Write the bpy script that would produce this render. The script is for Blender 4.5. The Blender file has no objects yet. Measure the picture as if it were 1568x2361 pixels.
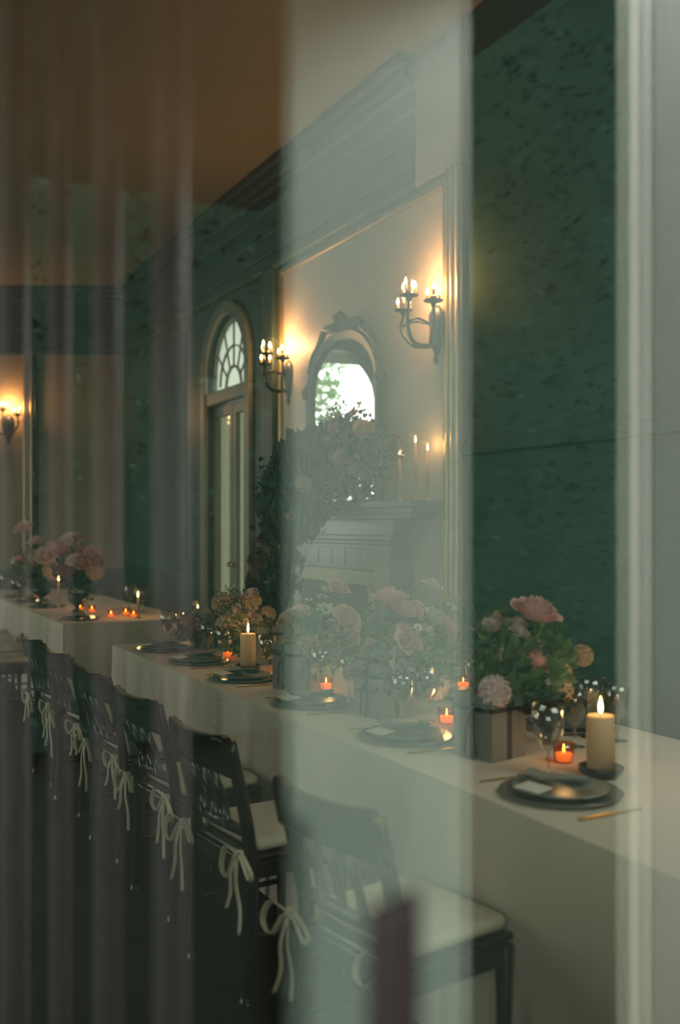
import bpy, math, random
from mathutils import Vector, Matrix
R = math.radians
PI = math.pi
rnd = random.Random(7)
sc = bpy.context.scene
col = sc.collection

# ------------------------------------------------------------------ camera, world, light, exposure
F = 2295.4                       # focal length in pixels of a 1568x2361 frame (35 mm on 24x36)
CAMH = 1.5
YAW = math.atan(1191 / F)        # room's long axis runs along +X; camera is turned to the right of it
CA, SA = math.cos(YAW), math.sin(YAW)
cam = bpy.data.cameras.new('camera')
co = bpy.data.objects.new('camera', cam); col.objects.link(co)
cam.sensor_fit = 'VERTICAL'; cam.sensor_height = 36; cam.sensor_width = 24; cam.lens = 35
cam.shift_y = 31.5 / 2361
co.location = (0, 0, CAMH)
co.rotation_euler = (R(90), 0, -R(90) - YAW)
cam.dof.use_dof = True; cam.dof.focus_distance = 4.6; cam.dof.aperture_fstop = 1.6
cam.clip_start = 0.02
sc.camera = co

w = bpy.data.worlds.new('overcast_sky'); sc.world = w; w.use_nodes = True
bg = w.node_tree.nodes['Background']
bg.inputs[0].default_value = (1.0, 0.97, 0.92, 1); bg.inputs[1].default_value = 4.2
sun = bpy.data.lights.new('sun', 'SUN'); sun.energy = 6.4; sun.angle = R(9); sun.color = (1.0, 0.97, 0.92)
so = bpy.data.objects.new('sun', sun); col.objects.link(so)
so.rotation_euler = Vector((-0.02, 0.82, -0.574)).to_track_quat('-Z', 'Y').to_euler()   # from the -Y side, 35 deg high

sc.view_settings.view_transform = 'Standard'; sc.view_settings.look = 'None'
sc.view_settings.gamma = 1; sc.view_settings.use_curve_mapping = False
sc.view_settings.exposure = 0.55

# ------------------------------------------------------------------ helpers
def P(px, py, z):
    """point at pixel (px, py) and depth z, used to lay things out from measurements"""
    lat = (px - 784) / F * z
    up = (1212 - py) / F * z
    return Vector((z * CA - lat * SA, -z * SA - lat * CA, CAMH + up))

def tag(o, label=None, cat=None, group=None, kind=None):
    if label: o['label'] = label
    if cat: o['category'] = cat
    if group: o['group'] = group
    if kind: o['kind'] = kind
    return o

def empty(name, loc=(0, 0, 0), rz=0, parent=None):
    o = bpy.data.objects.new(name, None); col.objects.link(o)
    o.location = loc; o.rotation_euler = (0, 0, rz); o.empty_display_size = 0.1
    if parent: o.parent = parent
    return o

def copy_tree(o, parent=None):
    c = o.copy(); col.objects.link(c); c.parent = parent
    for ch in list(o.children): copy_tree(ch, c)
    return c

class MB:
    def __init__(s): s.v = []; s.f = []; s.M = None
    def _add(s, vs, fs):
        n = len(s.v)
        s.v += [tuple(s.M @ Vector(p)) if s.M else tuple(p) for p in vs]
        s.f += [tuple(i + n for i in f) for f in fs]
        return s
    def box(s, x0, x1, y0, y1, z0, z1):
        vs = [(x, y, z) for z in (z0, z1) for y in (y0, y1) for x in (x0, x1)]
        return s._add(vs, [(0, 2, 3, 1), (4, 5, 7, 6), (0, 1, 5, 4), (2, 6, 7, 3), (0, 4, 6, 2), (1, 3, 7, 5)])
    def hexa(s, vs):
        return s._add(vs, [(0, 2, 3, 1), (4, 5, 7, 6), (0, 1, 5, 4), (2, 6, 7, 3), (0, 4, 6, 2), (1, 3, 7, 5)])
    def lathe(s, prof, seg=24, c=(0, 0, 0), close=False):
        n = len(prof); vs = []
        for r, z in prof:
            for k in range(seg):
                a = 2 * PI * k / seg
                vs.append((c[0] + r * math.cos(a), c[1] + r * math.sin(a), c[2] + z))
        fs = []
        for i in range(n - 1):
            for k in range(seg):
                k2 = (k + 1) % seg
                fs.append((i * seg + k, i * seg + k2, (i + 1) * seg + k2, (i + 1) * seg + k))
        if close:
            fs.append(tuple(reversed(range(seg)))); fs.append(tuple((n - 1) * seg + k for k in range(seg)))
        return s._add(vs, fs)
    def tube(s, pts, r, seg=8, flat=1.0):
        pts = [Vector(p) for p in pts]; n = len(pts); vs = []; fs = []
        up0 = None
        for i, p in enumerate(pts):
            t = (pts[min(i + 1, n - 1)] - pts[max(i - 1, 0)]).normalized()
            if up0 is None:
                up0 = Vector((0, 0, 1)) if abs(t.z) < 0.9 else Vector((1, 0, 0))
            sx = t.cross(up0)
            if sx.length < 1e-4: sx = t.cross(Vector((0, 1, 0)))
            sx.normalize(); sy = sx.cross(t).normalized(); up0 = sy
            rr = r(i / (n - 1)) if callable(r) else r
            for k in range(seg):
                a = 2 * PI * k / seg
                vs.append(p + sx * (rr * math.cos(a)) + sy * (rr * flat * math.sin(a)))
        for i in range(n - 1):
            for k in range(seg):
                k2 = (k + 1) % seg
                fs.append((i * seg + k, i * seg + k2, (i + 1) * seg + k2, (i + 1) * seg + k))
        fs.append(tuple(range(seg))); fs.append(tuple((n - 1) * seg + k for k in range(seg)))
        return s._add(vs, fs)
    def grid(s, fn, nu, nv, wrap=False):
        vs = [fn(i / nu, j / nv) for j in range(nv + 1) for i in range(nu + 1)]
        fs = [(j * (nu + 1) + i, j * (nu + 1) + i + 1, (j + 1) * (nu + 1) + i + 1, (j + 1) * (nu + 1) + i)
              for j in range(nv) for i in range(nu)]
        return s._add(vs, fs)
    def ribbon(s, pts, side, wd):
        vs = []
        for i, p in enumerate(pts):
            p = Vector(p); sd = Vector(side(i / (len(pts) - 1))) if callable(side) else Vector(side)
            vs += [p - sd * wd / 2, p + sd * wd / 2]
        return s._add(vs, [(2 * i, 2 * i + 1, 2 * i + 3, 2 * i + 2) for i in range(len(pts) - 1)])
    def mesh(s, name, mat, smooth=False):
        me = bpy.data.meshes.new(name); me.from_pydata(s.v, [], s.f); me.materials.append(mat)
        if smooth: me.polygons.foreach_set('use_smooth', [True] * len(me.polygons))
        me.update()
        return me
    def build(s, name, mat, parent=None, smooth=False, bevel=0, solid=0, sub=0, loc=None):
        o = bpy.data.objects.new(name, s.mesh(name, mat, smooth)); col.objects.link(o)
        if parent: o.parent = parent
        if loc: o.location = loc
        if solid: m = o.modifiers.new('thick', 'SOLIDIFY'); m.thickness = solid; m.offset = 0
        if bevel: m = o.modifiers.new('bevel', 'BEVEL'); m.width = bevel; m.segments = 2; m.limit_method = 'ANGLE'
        if sub: m = o.modifiers.new('sub', 'SUBSURF'); m.levels = sub; m.render_levels = sub
        return o

def arc(p0, p1, p2, n=12):
    p0, p1, p2 = Vector(p0), Vector(p1), Vector(p2)
    return [(1 - t) ** 2 * p0 + 2 * t * (1 - t) * p1 + t * t * p2 for t in [i / n for i in range(n + 1)]]
def cr(pts, n=6):
    """Catmull-Rom through pts"""
    pts = [Vector(p) for p in pts]; out = []
    q = [pts[0]] + pts + [pts[-1]]
    for i in range(1, len(q) - 2):
        for k in range(n):
            t = k / n; a, b, c, d = q[i - 1], q[i], q[i + 1], q[i + 2]
            out.append(0.5 * ((2 * b) + (c - a) * t + (2 * a - 5 * b + 4 * c - d) * t * t + (3 * b - a - 3 * c + d) * t ** 3))
    return out + [pts[-1]]

# ------------------------------------------------------------------ materials
def mat(name, rgb, rough=0.6, var=0.0, scale=8, metal=0, bump=0, bscale=40, stretch=None, spec=0.5, coat=0, trans=0, sheen=0):
    m = bpy.data.materials.new(name); m.use_nodes = True
    nt = m.node_tree; b = nt.nodes['Principled BSDF']
    b.inputs['Base Color'].default_value = (*rgb, 1); b.inputs['Roughness'].default_value = rough
    b.inputs['Metallic'].default_value = metal; b.inputs['Specular IOR Level'].default_value = spec
    if coat: b.inputs['Coat Weight'].default_value = coat; b.inputs['Coat Roughness'].default_value = 0.08
    if sheen: b.inputs['Sheen Weight'].default_value = sheen
    tc = nt.nodes.new('ShaderNodeTexCoord')
    src = tc.outputs['Object']
    if stretch:
        mp = nt.nodes.new('ShaderNodeMapping'); mp.inputs['Scale'].default_value = stretch
        nt.links.new(src, mp.inputs[0]); src = mp.outputs[0]
    if var:
        n = nt.nodes.new('ShaderNodeTexNoise'); n.inputs['Scale'].default_value = scale; n.inputs['Detail'].default_value = 4
        nt.links.new(src, n.inputs['Vector'])
        mx = nt.nodes.new('ShaderNodeMix'); mx.data_type = 'RGBA'
        mx.inputs['A'].default_value = (*[c * (1 - var) for c in rgb], 1)
        mx.inputs['B'].default_value = (*[min(1, c * (1 + var)) for c in rgb], 1)
        nt.links.new(n.outputs['Fac'], mx.inputs['Factor']); nt.links.new(mx.outputs['Result'], b.inputs['Base Color'])
    if bump:
        n2 = nt.nodes.new('ShaderNodeTexNoise'); n2.inputs['Scale'].default_value = bscale; n2.inputs['Detail'].default_value = 5
        nt.links.new(src, n2.inputs['Vector'])
        bp = nt.nodes.new('ShaderNodeBump'); bp.inputs['Strength'].default_value = bump; bp.inputs['Distance'].default_value = 0.01
        nt.links.new(n2.outputs['Fac'], bp.inputs['Height']); nt.links.new(bp.outputs[0], b.inputs['Normal'])
    if trans:
        out = nt.nodes['Material Output']; t = nt.nodes.new('ShaderNodeBsdfTranslucent'); t.inputs[0].default_value = (*rgb, 1)
        ms = nt.nodes.new('ShaderNodeMixShader'); ms.inputs[0].default_value = trans
        nt.links.new(b.outputs[0], ms.inputs[1]); nt.links.new(t.outputs[0], ms.inputs[2]); nt.links.new(ms.outputs[0], out.inputs[0])
    return m

def glass(name, base=0.042, tint=(.955, .985, .965), rough=0.0, edge=1.0):
    """thin clear glass: see-through, mirror-like share grows with the angle (Schlick)"""
    m = bpy.data.materials.new(name); m.use_nodes = True
    nt = m.node_tree; nt.nodes.remove(nt.nodes['Principled BSDF']); out = nt.nodes['Material Output']
    g = nt.nodes.new('ShaderNodeNewGeometry')
    d = nt.nodes.new('ShaderNodeVectorMath'); d.operation = 'DOT_PRODUCT'
    nt.links.new(g.outputs['Normal'], d.inputs[0]); nt.links.new(g.outputs['Incoming'], d.inputs[1])
    ab = nt.nodes.new('ShaderNodeMath'); ab.operation = 'ABSOLUTE'; nt.links.new(d.outputs['Value'], ab.inputs[0])
    s1 = nt.nodes.new('ShaderNodeMath'); s1.operation = 'SUBTRACT'; s1.inputs[0].default_value = 1; nt.links.new(ab.outputs[0], s1.inputs[1])
    pw = nt.nodes.new('ShaderNodeMath'); pw.operation = 'POWER'; pw.inputs[1].default_value = 5.0 / edge; nt.links.new(s1.outputs[0], pw.inputs[0])
    ma = nt.nodes.new('ShaderNodeMath'); ma.operation = 'MULTIPLY_ADD'; ma.inputs[1].default_value = 0.9 - base; ma.inputs[2].default_value = base
    nt.links.new(pw.outputs[0], ma.inputs[0])
    tr = nt.nodes.new('ShaderNodeBsdfTransparent'); tr.inputs[0].default_value = (*tint, 1)
    gl = nt.nodes.new('ShaderNodeBsdfGlossy'); gl.inputs['Roughness'].default_value = rough
    mx = nt.nodes.new('ShaderNodeMixShader')
    nt.links.new(ma.outputs[0], mx.inputs[0]); nt.links.new(tr.outputs[0], mx.inputs[1]); nt.links.new(gl.outputs[0], mx.inputs[2])
    nt.links.new(mx.outputs[0], out.inputs[0])
    return m

def emit(name, rgb, strength):
    m = bpy.data.materials.new(name); m.use_nodes = True
    nt = m.node_tree; b = nt.nodes['Principled BSDF']
    b.inputs['Base Color'].default_value = (*rgb, 1)
    b.inputs['Emission Color'].default_value = (*rgb, 1); b.inputs['Emission Strength'].default_value = strength
    return m

M = dict(
    green=mat('dark green wall paint', (0.040, 0.066, 0.047), 0.45, 0.15, 3),
    green2=mat('deep green wall paint', (0.062, 0.128, 0.106), 0.85, 0.45, 1.2, spec=0.2),
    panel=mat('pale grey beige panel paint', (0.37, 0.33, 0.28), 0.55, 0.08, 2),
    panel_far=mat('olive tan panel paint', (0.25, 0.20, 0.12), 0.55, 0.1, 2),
    ceil=mat('tan ceiling paint', (0.27, 0.235, 0.165), 0.85, 0.1, 1),
    gilt=mat('worn gilt moulding', (0.42, 0.28, 0.11), 0.32, 0.2, 12, metal=0.8),
    floor=mat('dark oiled oak', (0.012, 0.011, 0.008), 0.7, 0.35, 3, stretch=(0.4, 6, 1), spec=0.12),
    white=mat('pale exterior paint', (0.66, 0.78, 0.70), 0.5, 0.05, 3),
    cream=mat('cream exterior paint', (0.86, 0.82, 0.70), 0.5, 0.05, 3),
    mauve2=mat('mid grey exterior paint', (0.42, 0.42, 0.40), 0.6, 0.1, 3),
    mauve=mat('mauve grey exterior paint', (0.36, 0.315, 0.32), 0.6, 0.1, 3),
    stone=mat('dark mossy paving', (0.018, 0.024, 0.018), 0.95, 0.3, 3, bump=0.3, spec=0.05),
    wood=mat('dark lacquered wood', (0.009, 0.0075, 0.006), 0.28, 0.3, 6, stretch=(1, 1, 6), coat=0.12),
    cushion=mat('cream cushion fabric', (0.56, 0.47, 0.365), 0.9, 0.06, 20, bump=0.15, bscale=300),
    tie=mat('cream tie ribbon', (0.62, 0.52, 0.38), 0.8, 0.1, 20),
    cloth=mat('natural linen tablecloth', (0.64, 0.53, 0.43), 0.9, 0.05, 6, bump=0.12, bscale=400),
    mahog=mat('dark mahogany', (0.010, 0.0045, 0.005), 0.5, 0.4, 5, stretch=(4, 4, 0.6)),
    box=mat('taupe linen covered box', (0.175, 0.16, 0.14), 0.85, 0.08, 30),
    velvet=mat('black velvet ribbon', (0.010, 0.011, 0.011), 0.8, sheen=0.3),
    plate=mat('smoked glass charger', (0.10, 0.11, 0.10), 0.18, 0.1, 6, coat=0.3),
    dinner=mat('stoneware plate', (0.17, 0.18, 0.165), 0.3, 0.15, 9),
    napkin=mat('sage grey napkin linen', (0.20, 0.215, 0.19), 0.9, 0.1, 12),
    card=mat('ivory card', (0.66, 0.60, 0.52), 0.8),
    brass=mat('brushed brass', (0.55, 0.37, 0.16), 0.3, metal=1),
    iron=mat('dark bronze', (0.030, 0.032, 0.030), 0.4, 0.3, 20, metal=0.5),
    wax=mat('ivory candle wax', (0.70, 0.55, 0.36), 0.5, trans=0.35),
    taper=mat('blush taper wax', (0.55, 0.30, 0.20), 0.5, trans=0.2),
    holder=mat('black iron holder', (0.012, 0.013, 0.013), 0.4),
    amber=glass('amber votive glass', 0.08, (1.0, 0.62, 0.34), 0.05),
    clear=glass('clear goblet crystal', 0.13, (0.97, 0.98, 0.97), 0.02, edge=3.2),
    pane=glass('window glass', 0.044),
    flame=emit('candle flame', (1.0, 0.50, 0.16), 14),
    bulb=emit('sconce bulb', (1.0, 0.60, 0.26), 16),
    tealite=emit('lit tea light', (1.0, 0.40, 0.10), 0.8),
    mantel=mat('grey painted mantel', (0.17, 0.18, 0.165), 0.25, 0.1, 5),
    lintel=mat('tan stone slip', (0.42, 0.36, 0.26), 0.5, 0.1, 6),
    near_black=mat('near black firebox', (0.010, 0.012, 0.011), 0.9, 0.4, 10),
    frame=mat('dark carved mirror frame', (0.030, 0.036, 0.034), 0.4, 0.4, 14, bump=0.4),
    mirror=mat('mirror silver', (0.86, 0.88, 0.86), 0.01, metal=1),
    sheer=mat('lined curtain', (0.24, 0.225, 0.16), 0.9, trans=0.3),
    casing=mat('door casing paint', (0.27, 0.255, 0.20), 0.4, 0.1, 3),
    fan=mat('old rippled glass', (0.28, 0.29, 0.25), 0.2, 0.3, 5, trans=0.5),
    rose=mat('dusty pink petals', (0.80, 0.475, 0.45), 0.7, 0.25, 5, trans=0.3),
    mauve_p=mat('pale mauve petals', (0.80, 0.61, 0.59), 0.7, 0.22, 5, trans=0.3),
    tan_p=mat('toffee tan petals', (0.60, 0.41, 0.26), 0.7, 0.2, 30, trans=0.25),
    rust_p=mat('brick rust petals', (0.36, 0.15, 0.09), 0.7, 0.2, 30, trans=0.25),
    cream_p=mat('cream petals', (0.75, 0.68, 0.56), 0.7, 0.1, 30, trans=0.3),
    leaf=mat('green leaves', (0.10, 0.17, 0.06), 0.55, 0.4, 14, trans=0.3),
    leaf_l=mat('yellow green sprigs', (0.36, 0.38, 0.16), 0.6, 0.3, 14, trans=0.3),
    leaf_d=mat('dark smilax leaves', (0.026, 0.050, 0.032), 0.55, 0.4, 14, trans=0.2),
    leaf_r=mat('russet leaves', (0.16, 0.070, 0.030), 0.6, 0.3, 14, trans=0.3),
    hedge=mat('garden foliage', (0.060, 0.115, 0.088), 0.9, 0.5, 0.5, trans=0.2, spec=0.1),
    bark=mat('bark', (0.05, 0.04, 0.03), 0.9, 0.3, 10, bump=0.5),
)

# ------------------------------------------------------------------ room shell
YW = -3.70          # fireplace wall
YL = 3.6            # window wall, out of view on the left
XN = 0.60           # near wall with the window the photo is taken through
HC = 4.80           # ceiling height

def wall(name, length, height, thick, openings, origin, ang, m):
    """local frame: u along wall, v out of the room (thickness), w up. openings: (u0,u1,zb,zspring,rise)"""
    mb = MB(); mb.M = Matrix.Translation(origin) @ Matrix.Rotation(ang, 4, 'Z')
    u = 0
    for (u0, u1, zb, zs, rise) in sorted(openings):
        mb.box(u, u0, 0, thick, 0, height)
        if zb > 0: mb.box(u0, u1, 0, thick, 0, zb)
        n = 16 if rise else 1
        h = (u1 - u0) / 2; c = (u0 + u1) / 2
        for i in range(n):
            a = u0 + (u1 - u0) * i / n; b = u0 + (u1 - u0) * (i + 1) / n
            za = zs + rise * math.sqrt(max(0, 1 - ((a - c) / h) ** 2)); zb_ = zs + rise * math.sqrt(max(0, 1 - ((b - c) / h) ** 2))
            mb.hexa([(a, 0, za), (b, 0, zb_), (a, thick, za), (b, thick, zb_), (a, 0, height), (b, 0, height), (a, thick, height), (b, thick, height)])
        u = u1
    mb.box(u, length, 0, thick, 0, height)
    return tag(mb.build(name, m), kind='structure')

fl = tag(MB().box(XN, 18.5, YW, YL, -0.1, 0).build('floor', M['floor']), kind='structure')
tag(MB().box(XN - 0.2, 18.5, YW - 0.2, YL + 0.2, HC, HC + 0.2).build('ceiling', M['ceil']), kind='structure')
DX0, DX1 = 9.09, 10.23
# fireplace wall (v points to -Y): run from +X end to near end, so rotate by 180 deg
FXE = 13.75
wr = wall('wall_right', FXE - XN, HC, 0.2, [(FXE - DX1, FXE - DX0, 0, 3.11, 0.57)], (FXE, YW, 0), PI, M['green'])
# far wall, canted: corner (13.6,-3.7) -> towards (14.4,-2.17)
FA = math.atan2(1.53, 0.80)
FC = Vector((13.6, YW, 0)); FU = Vector((math.cos(FA), math.sin(FA), 0)); FN = Vector((-math.sin(FA), math.cos(FA), 0))
# inner normal of the far wall points back to the camera = +FN ; thickness goes to -FN => mirror u: start at the far end and run back
FL = 8.3
FW0, FW1 = 4.3, 6.9     # window on the far wall, out of view on the left, seen in the mirror
wf = wall('wall_far', FL, HC, 0.2, [(FL - FW1, FL - FW0, 0.9, 3.7, 0.95)], FC + FU * FL, FA + PI, M['green'])
LW = [(4.9, 6.0), (7.6, 8.6), (10.6, 12.0)]
wl = wall('wall_left', 17.9, HC, 0.2, [(a, b, 0.5, 3.0, 0.6) for a, b in LW], (XN - 0.2, YL, 0), 0, M['green'])
# near wall: inner face looks to +X, thickness to -X : u runs +Y, rotate 90 => v = -X
wn = wall('wall_near', YL - YW, HC, 0.16, [(-3.35 - YW, -1.5 - YW, 1.9, 4.4, 0), (-1.20 - YW, 0.50 - YW, 0.85, 2.20, 0)], (XN + 0.08, YW, 0), PI / 2, M['white'])

# window the camera looks through: one large sheet of glass in a painted frame
w1 = tag(empty('window_1', (XN, -0.35, 0)), kind='structure')
for (a, b, c, d) in ((-0.85, -0.81, 0.85, 2.20), (0.81, 0.85, 0.85, 2.20), (-0.81, 0.81, 0.85, 0.89), (-0.81, 0.81, 2.16, 2.20)):
    MB().box(-0.03, 0.03, a, b, c, d).build('window_frame', M['white'], w1, bevel=0.005)
for x in (-0.010, 0.010):        # double glazing
    MB().box(x - 0.002, x + 0.002, -0.81, 0.81, 0.89, 2.16).build('pane', M['pane'], w1)
MB().box(-0.14, -0.03, -0.88, 0.88, 0.81, 0.85).build('window_sill', M['white'], w1, bevel=0.005)

# windows of the left wall with their sky light
def portal(name, loc, rot, sx, sy):
    l = bpy.data.lights.new(name, 'AREA'); l.shape = 'RECTANGLE'; l.size = sx; l.size_y = sy
    l.cycles.is_portal = True
    o = bpy.data.objects.new(name, l); col.objects.link(o); o.location = loc; o.rotation_euler = rot
for i, (a, b) in enumerate(LW):
    x = XN - 0.2 + (a + b) / 2; hw = (b - a) / 2
    wi = tag(empty('window_%d' % (i + 2), (x, YL + 0.1, 0)), kind='structure')
    for (p, q, r_, s_) in ((-hw, -hw + 0.06, 0.5, 3.1), (hw - 0.06, hw, 0.5, 3.1), (-hw + 0.06, hw - 0.06, 0.5, 0.58), (-hw + 0.06, hw - 0.06, 2.95, 3.02)):
        MB().box(p, q, -0.03, 0.03, r_, s_).build('window_frame', M['white'], wi)
    MB().box(-0.02, 0.02, -0.025, 0.025, 0.58, 2.95).build('mullion', M['white'], wi)
    MB().box(-hw + 0.06, hw - 0.06, -0.003, 0.003, 0.58, 2.95).build('pane', M['pane'], wi)
    portal('sky_portal', (x, YL + 0.22, 2.05), (R(-90), 0, 0), 2 * hw, 3.1)
mid = FC + FU * ((FW0 + FW1) / 2)
portal('sky_portal', (mid.x - FN.x * 0.25, mid.y - FN.y * 0.25, 2.65), (R(90), 0, FA), FW1 - FW0, 3.6)
portal('sky_portal', (XN - 0.1, -0.35, 1.52), (R(90), 0, R(-90)), 1.7, 1.35)

# unseen near-wall window added to light the flowers, then the far window frame
wr2 = tag(empty('window_5', (XN, -2.425, 0)), kind='structure')
for (a, b, c, d) in ((-.925, -.86, 1.9, 4.4), (.86, .925, 1.9, 4.4), (-.86, .86, 1.9, 1.96), (-.86, .86, 4.34, 4.4), (-.03, .03, 1.96, 4.34)):
    MB().box(-.03, .03, a, b, c, d).build('window_frame', M['white'], wr2)
MB().box(-.003, .003, -.86, .86, 1.96, 4.34).build('pane', M['pane'], wr2)
portal('sky_portal', (XN - .1, -2.425, 3.15), (R(90), 0, R(-90)), 1.85, 2.5)
wfn = tag(empty('window_6', mid - FN * 0.1, FA), kind='structure')
hw = (FW1 - FW0) / 2
for (p, q, r_, s_) in ((-hw, -hw + 0.07, 0.9, 3.7), (hw - 0.07, hw, 0.9, 3.7), (-hw + 0.07, hw - 0.07, 0.9, 0.98)):
    MB().box(p, q, -0.03, 0.03, r_, s_).build('window_frame', M['casing'], wfn)

# ---- mouldings and panels of the fireplace wall (children of the wall)
def wbox(name, x0, x1, z0, z1, d, m, bevel=0.004, d0=0.0):
    o = MB().box(x0, x1, YW + d0, YW + d, z0, z1).build(name, m, wr, bevel=bevel); return o
PX0, PX1 = 5.52, 8.28
wbox('wall_panel', PX0 + 0.06, PX1 - 0.05, 0.95, 3.76, 0.008, M['panel'])
for (x0, x1, z0, z1) in ((PX1 - 0.05, PX1, 0.92, 3.82), (PX0, PX0 + 0.06, 0.92, 3.82), (PX0 + .06, PX1 - .05, 3.76, 3.82), (PX0 + .06, PX1 - .05, 0.92, 0.96)):
    wbox('panel_moulding', x0, x1, z0, z1, 0.04, M['gilt'], 0.012)
wbox('pilaster', PX1 + 0.06, PX1 + 0.30, 0, 3.9, 0.07, M['green'], 0.01)
wbox('pilaster_bead', PX1 + 0.30, PX1 + 0.33, 0.2, 3.9, 0.06, M['casing'], 0.01)
wbox('pilaster', 5.33, PX0, 0, 3.86, 0.05, M['panel'], 0.01)
for x in (5.36, 5.43, 5.485):
    wbox('pilaster_bead', x, x + 0.018, 0.2, 3.86, 0.066, M['gilt'], 0.006)
wbox('wall_panel', 5.33, 5.93, 3.86, HC - 0.02, 0.03, M['panel'])
# frieze mouldings
for (z0, z1, d) in ((3.86, 3.92, 0.07), (3.92, 3.96, 0.045), (4.02, 4.05, 0.03), (4.20, 4.225, 0.025), (4.42, 4.45, 0.03), (4.58, 4.64, 0.06), (4.64, 4.72, 0.11), (4.72, 4.79, 0.16)):
    wbox('frieze_moulding', 5.94, 13.55, z0, z1, d, M['green'], 0.008)
# section nearer the window: deep green panelling
wbox('wall_panel', XN + 0.1, 5.32, 0.0, HC - 0.02, 0.02, M['green2'])
wbox('dado_rail', XN + 0.1, 5.32, 1.95, 2.03, 0.07, M['green2'], 0.015, 0.02)
# beyond the door
wbox('wall_panel', 10.95, 13.2, 0.95, 3.74, 0.008, M['green2'])
wbox('baseboard', 10.5, 13.55, 0, 0.22, 0.03, M['green'])
tag(MB().box(XN + 0.1, 5.9, YW + 0.021, YW + 0.05, 0, 0.22).build('baseboard_right', M['green2'], bevel=0.005), kind='structure')

# ---- far wall mouldings: local frame u from corner, outwards +FN
FM = Matrix.Translation(FC) @ Matrix.Rotation(FA, 4, 'Z')
def fbox(name, u0, u1, z0, z1, d, m, bevel=0.004, d0=0.0):
    mb = MB(); mb.M = FM; mb.box(u0, u1, d0, d, z0, z1); return mb.build(name, m, wf, bevel=bevel)
def fp(px):
    """distance from the corner along the far wall for a pixel column"""
    k = (px - 784) / F; dx, dy = CA - k * SA, -SA - k * CA
    # (t*dx, t*dy) = FC + u*FU
    det = dx * (-FU.y) + FU.x * dy
    t = (FC.x * (-FU.y) + FU.x * FC.y) / det
    return (Vector((t * dx, t * dy, 0)) - FC).dot(FU)
ua, ub, uc, ud = fp(288), fp(84), fp(58), fp(-30)
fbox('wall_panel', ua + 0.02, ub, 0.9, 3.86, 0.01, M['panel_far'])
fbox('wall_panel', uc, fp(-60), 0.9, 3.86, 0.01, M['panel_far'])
for px in (84, 74, 66, 58):
    u = fp(px); fbox('panel_moulding', u - 0.012, u + 0.018, 0.9, 3.92, 0.05, M['iron'] if px in (84, 66) else M['gilt'], 0.006)
for (z0, z1, d) in ((3.86, 3.90, 0.05), (3.93, 3.96, 0.03), (4.2, 4.22, 0.02), (4.60, 4.66, 0.05), (4.66, 4.72, 0.09), (4.72, 4.79, 0.13)):
    fbox('frieze_moulding', 0.05, FW0 - 0.1, z0, z1, d, M['green'], 0.006)
fbox('baseboard', 0.1, FW0, 0, 0.2, 0.03, M['green'])

# ---- arched door with fanlight
d1 = tag(empty('door_1', ((DX0 + DX1) / 2, YW, 0)), kind='structure')
W2 = (DX1 - DX0) / 2
def archband(r0, r1, y0, y1, zc, n=24, rise=1.0):
    mb = MB()
    for i in range(n):
        a, b = PI * i / n, PI * (i + 1) / n
        mb.hexa([(r0 * math.cos(a), y0, zc + r0 * math.sin(a)), (r0 * math.cos(b), y0, zc + r0 * math.sin(b)),
                 (r0 * math.cos(a), y1, zc + r0 * math.sin(a)), (r0 * math.cos(b), y1, zc + r0 * math.sin(b)),
                 (r1 * math.cos(a), y0, zc + r1 * math.sin(a)), (r1 * math.cos(b), y0, zc + r1 * math.sin(b)),
                 (r1 * math.cos(a), y1, zc + r1 * math.sin(a)), (r1 * math.cos(b), y1, zc + r1 * math.sin(b))])
    return mb
archband(W2, W2 + 0.13, 0.0, 0.05, 3.11).build('arch_casing', M['casing'], d1, bevel=0.006)
for s in (-1, 1):
    MB().box(min(s * W2, s * (W2 + .13)), max(s * W2, s * (W2 + .13)), 0, 0.05, 0, 3.11).build('side_casing', M['casing'], d1, bevel=0.008)
MB().box(-W2, W2, -0.14, 0.03, 2.78, 2.92).build('transom_bar', M['casing'], d1, bevel=0.01)
# fanlight: pane, hub ring, spokes, straight foot
def fanpane():
    mb = MB(); n = 24; vs = [(-W2 + .04, -0.09, 2.92), (W2 - .04, -0.09, 2.92)] + [((W2 - .04) * math.cos(PI * i / n), -0.09, 3.11 + (W2 - .04) * math.sin(PI * i / n)) for i in range(n + 1)]
    mb._add(vs, [tuple(range(len(vs)))]); return mb
fanpane().build('fanlight_pane', M['fan'], d1)
archband(W2 - 0.045, W2, -0.12, -0.05, 3.11).build('fanlight_frame', M['casing'], d1)
archband(0.20, 0.225, -0.085, -0.06, 2.94).build('fanlight_hub', M['casing'], d1)
archband(0.38, 0.395, -0.085, -0.06, 2.98).build('fanlight_ring', M['casing'], d1)
for k in range(1, 6):
    a = PI * k / 6; mb = MB()
    mb.tube([(0.21 * math.cos(a), -0.075, 2.94 + 0.21 * math.sin(a)), (0.55 * math.cos(a), -0.075, 3.05 + 0.57 * math.sin(a))], 0.012, 6)
    mb.build('glazing_bar', M['casing'], d1)
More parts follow.
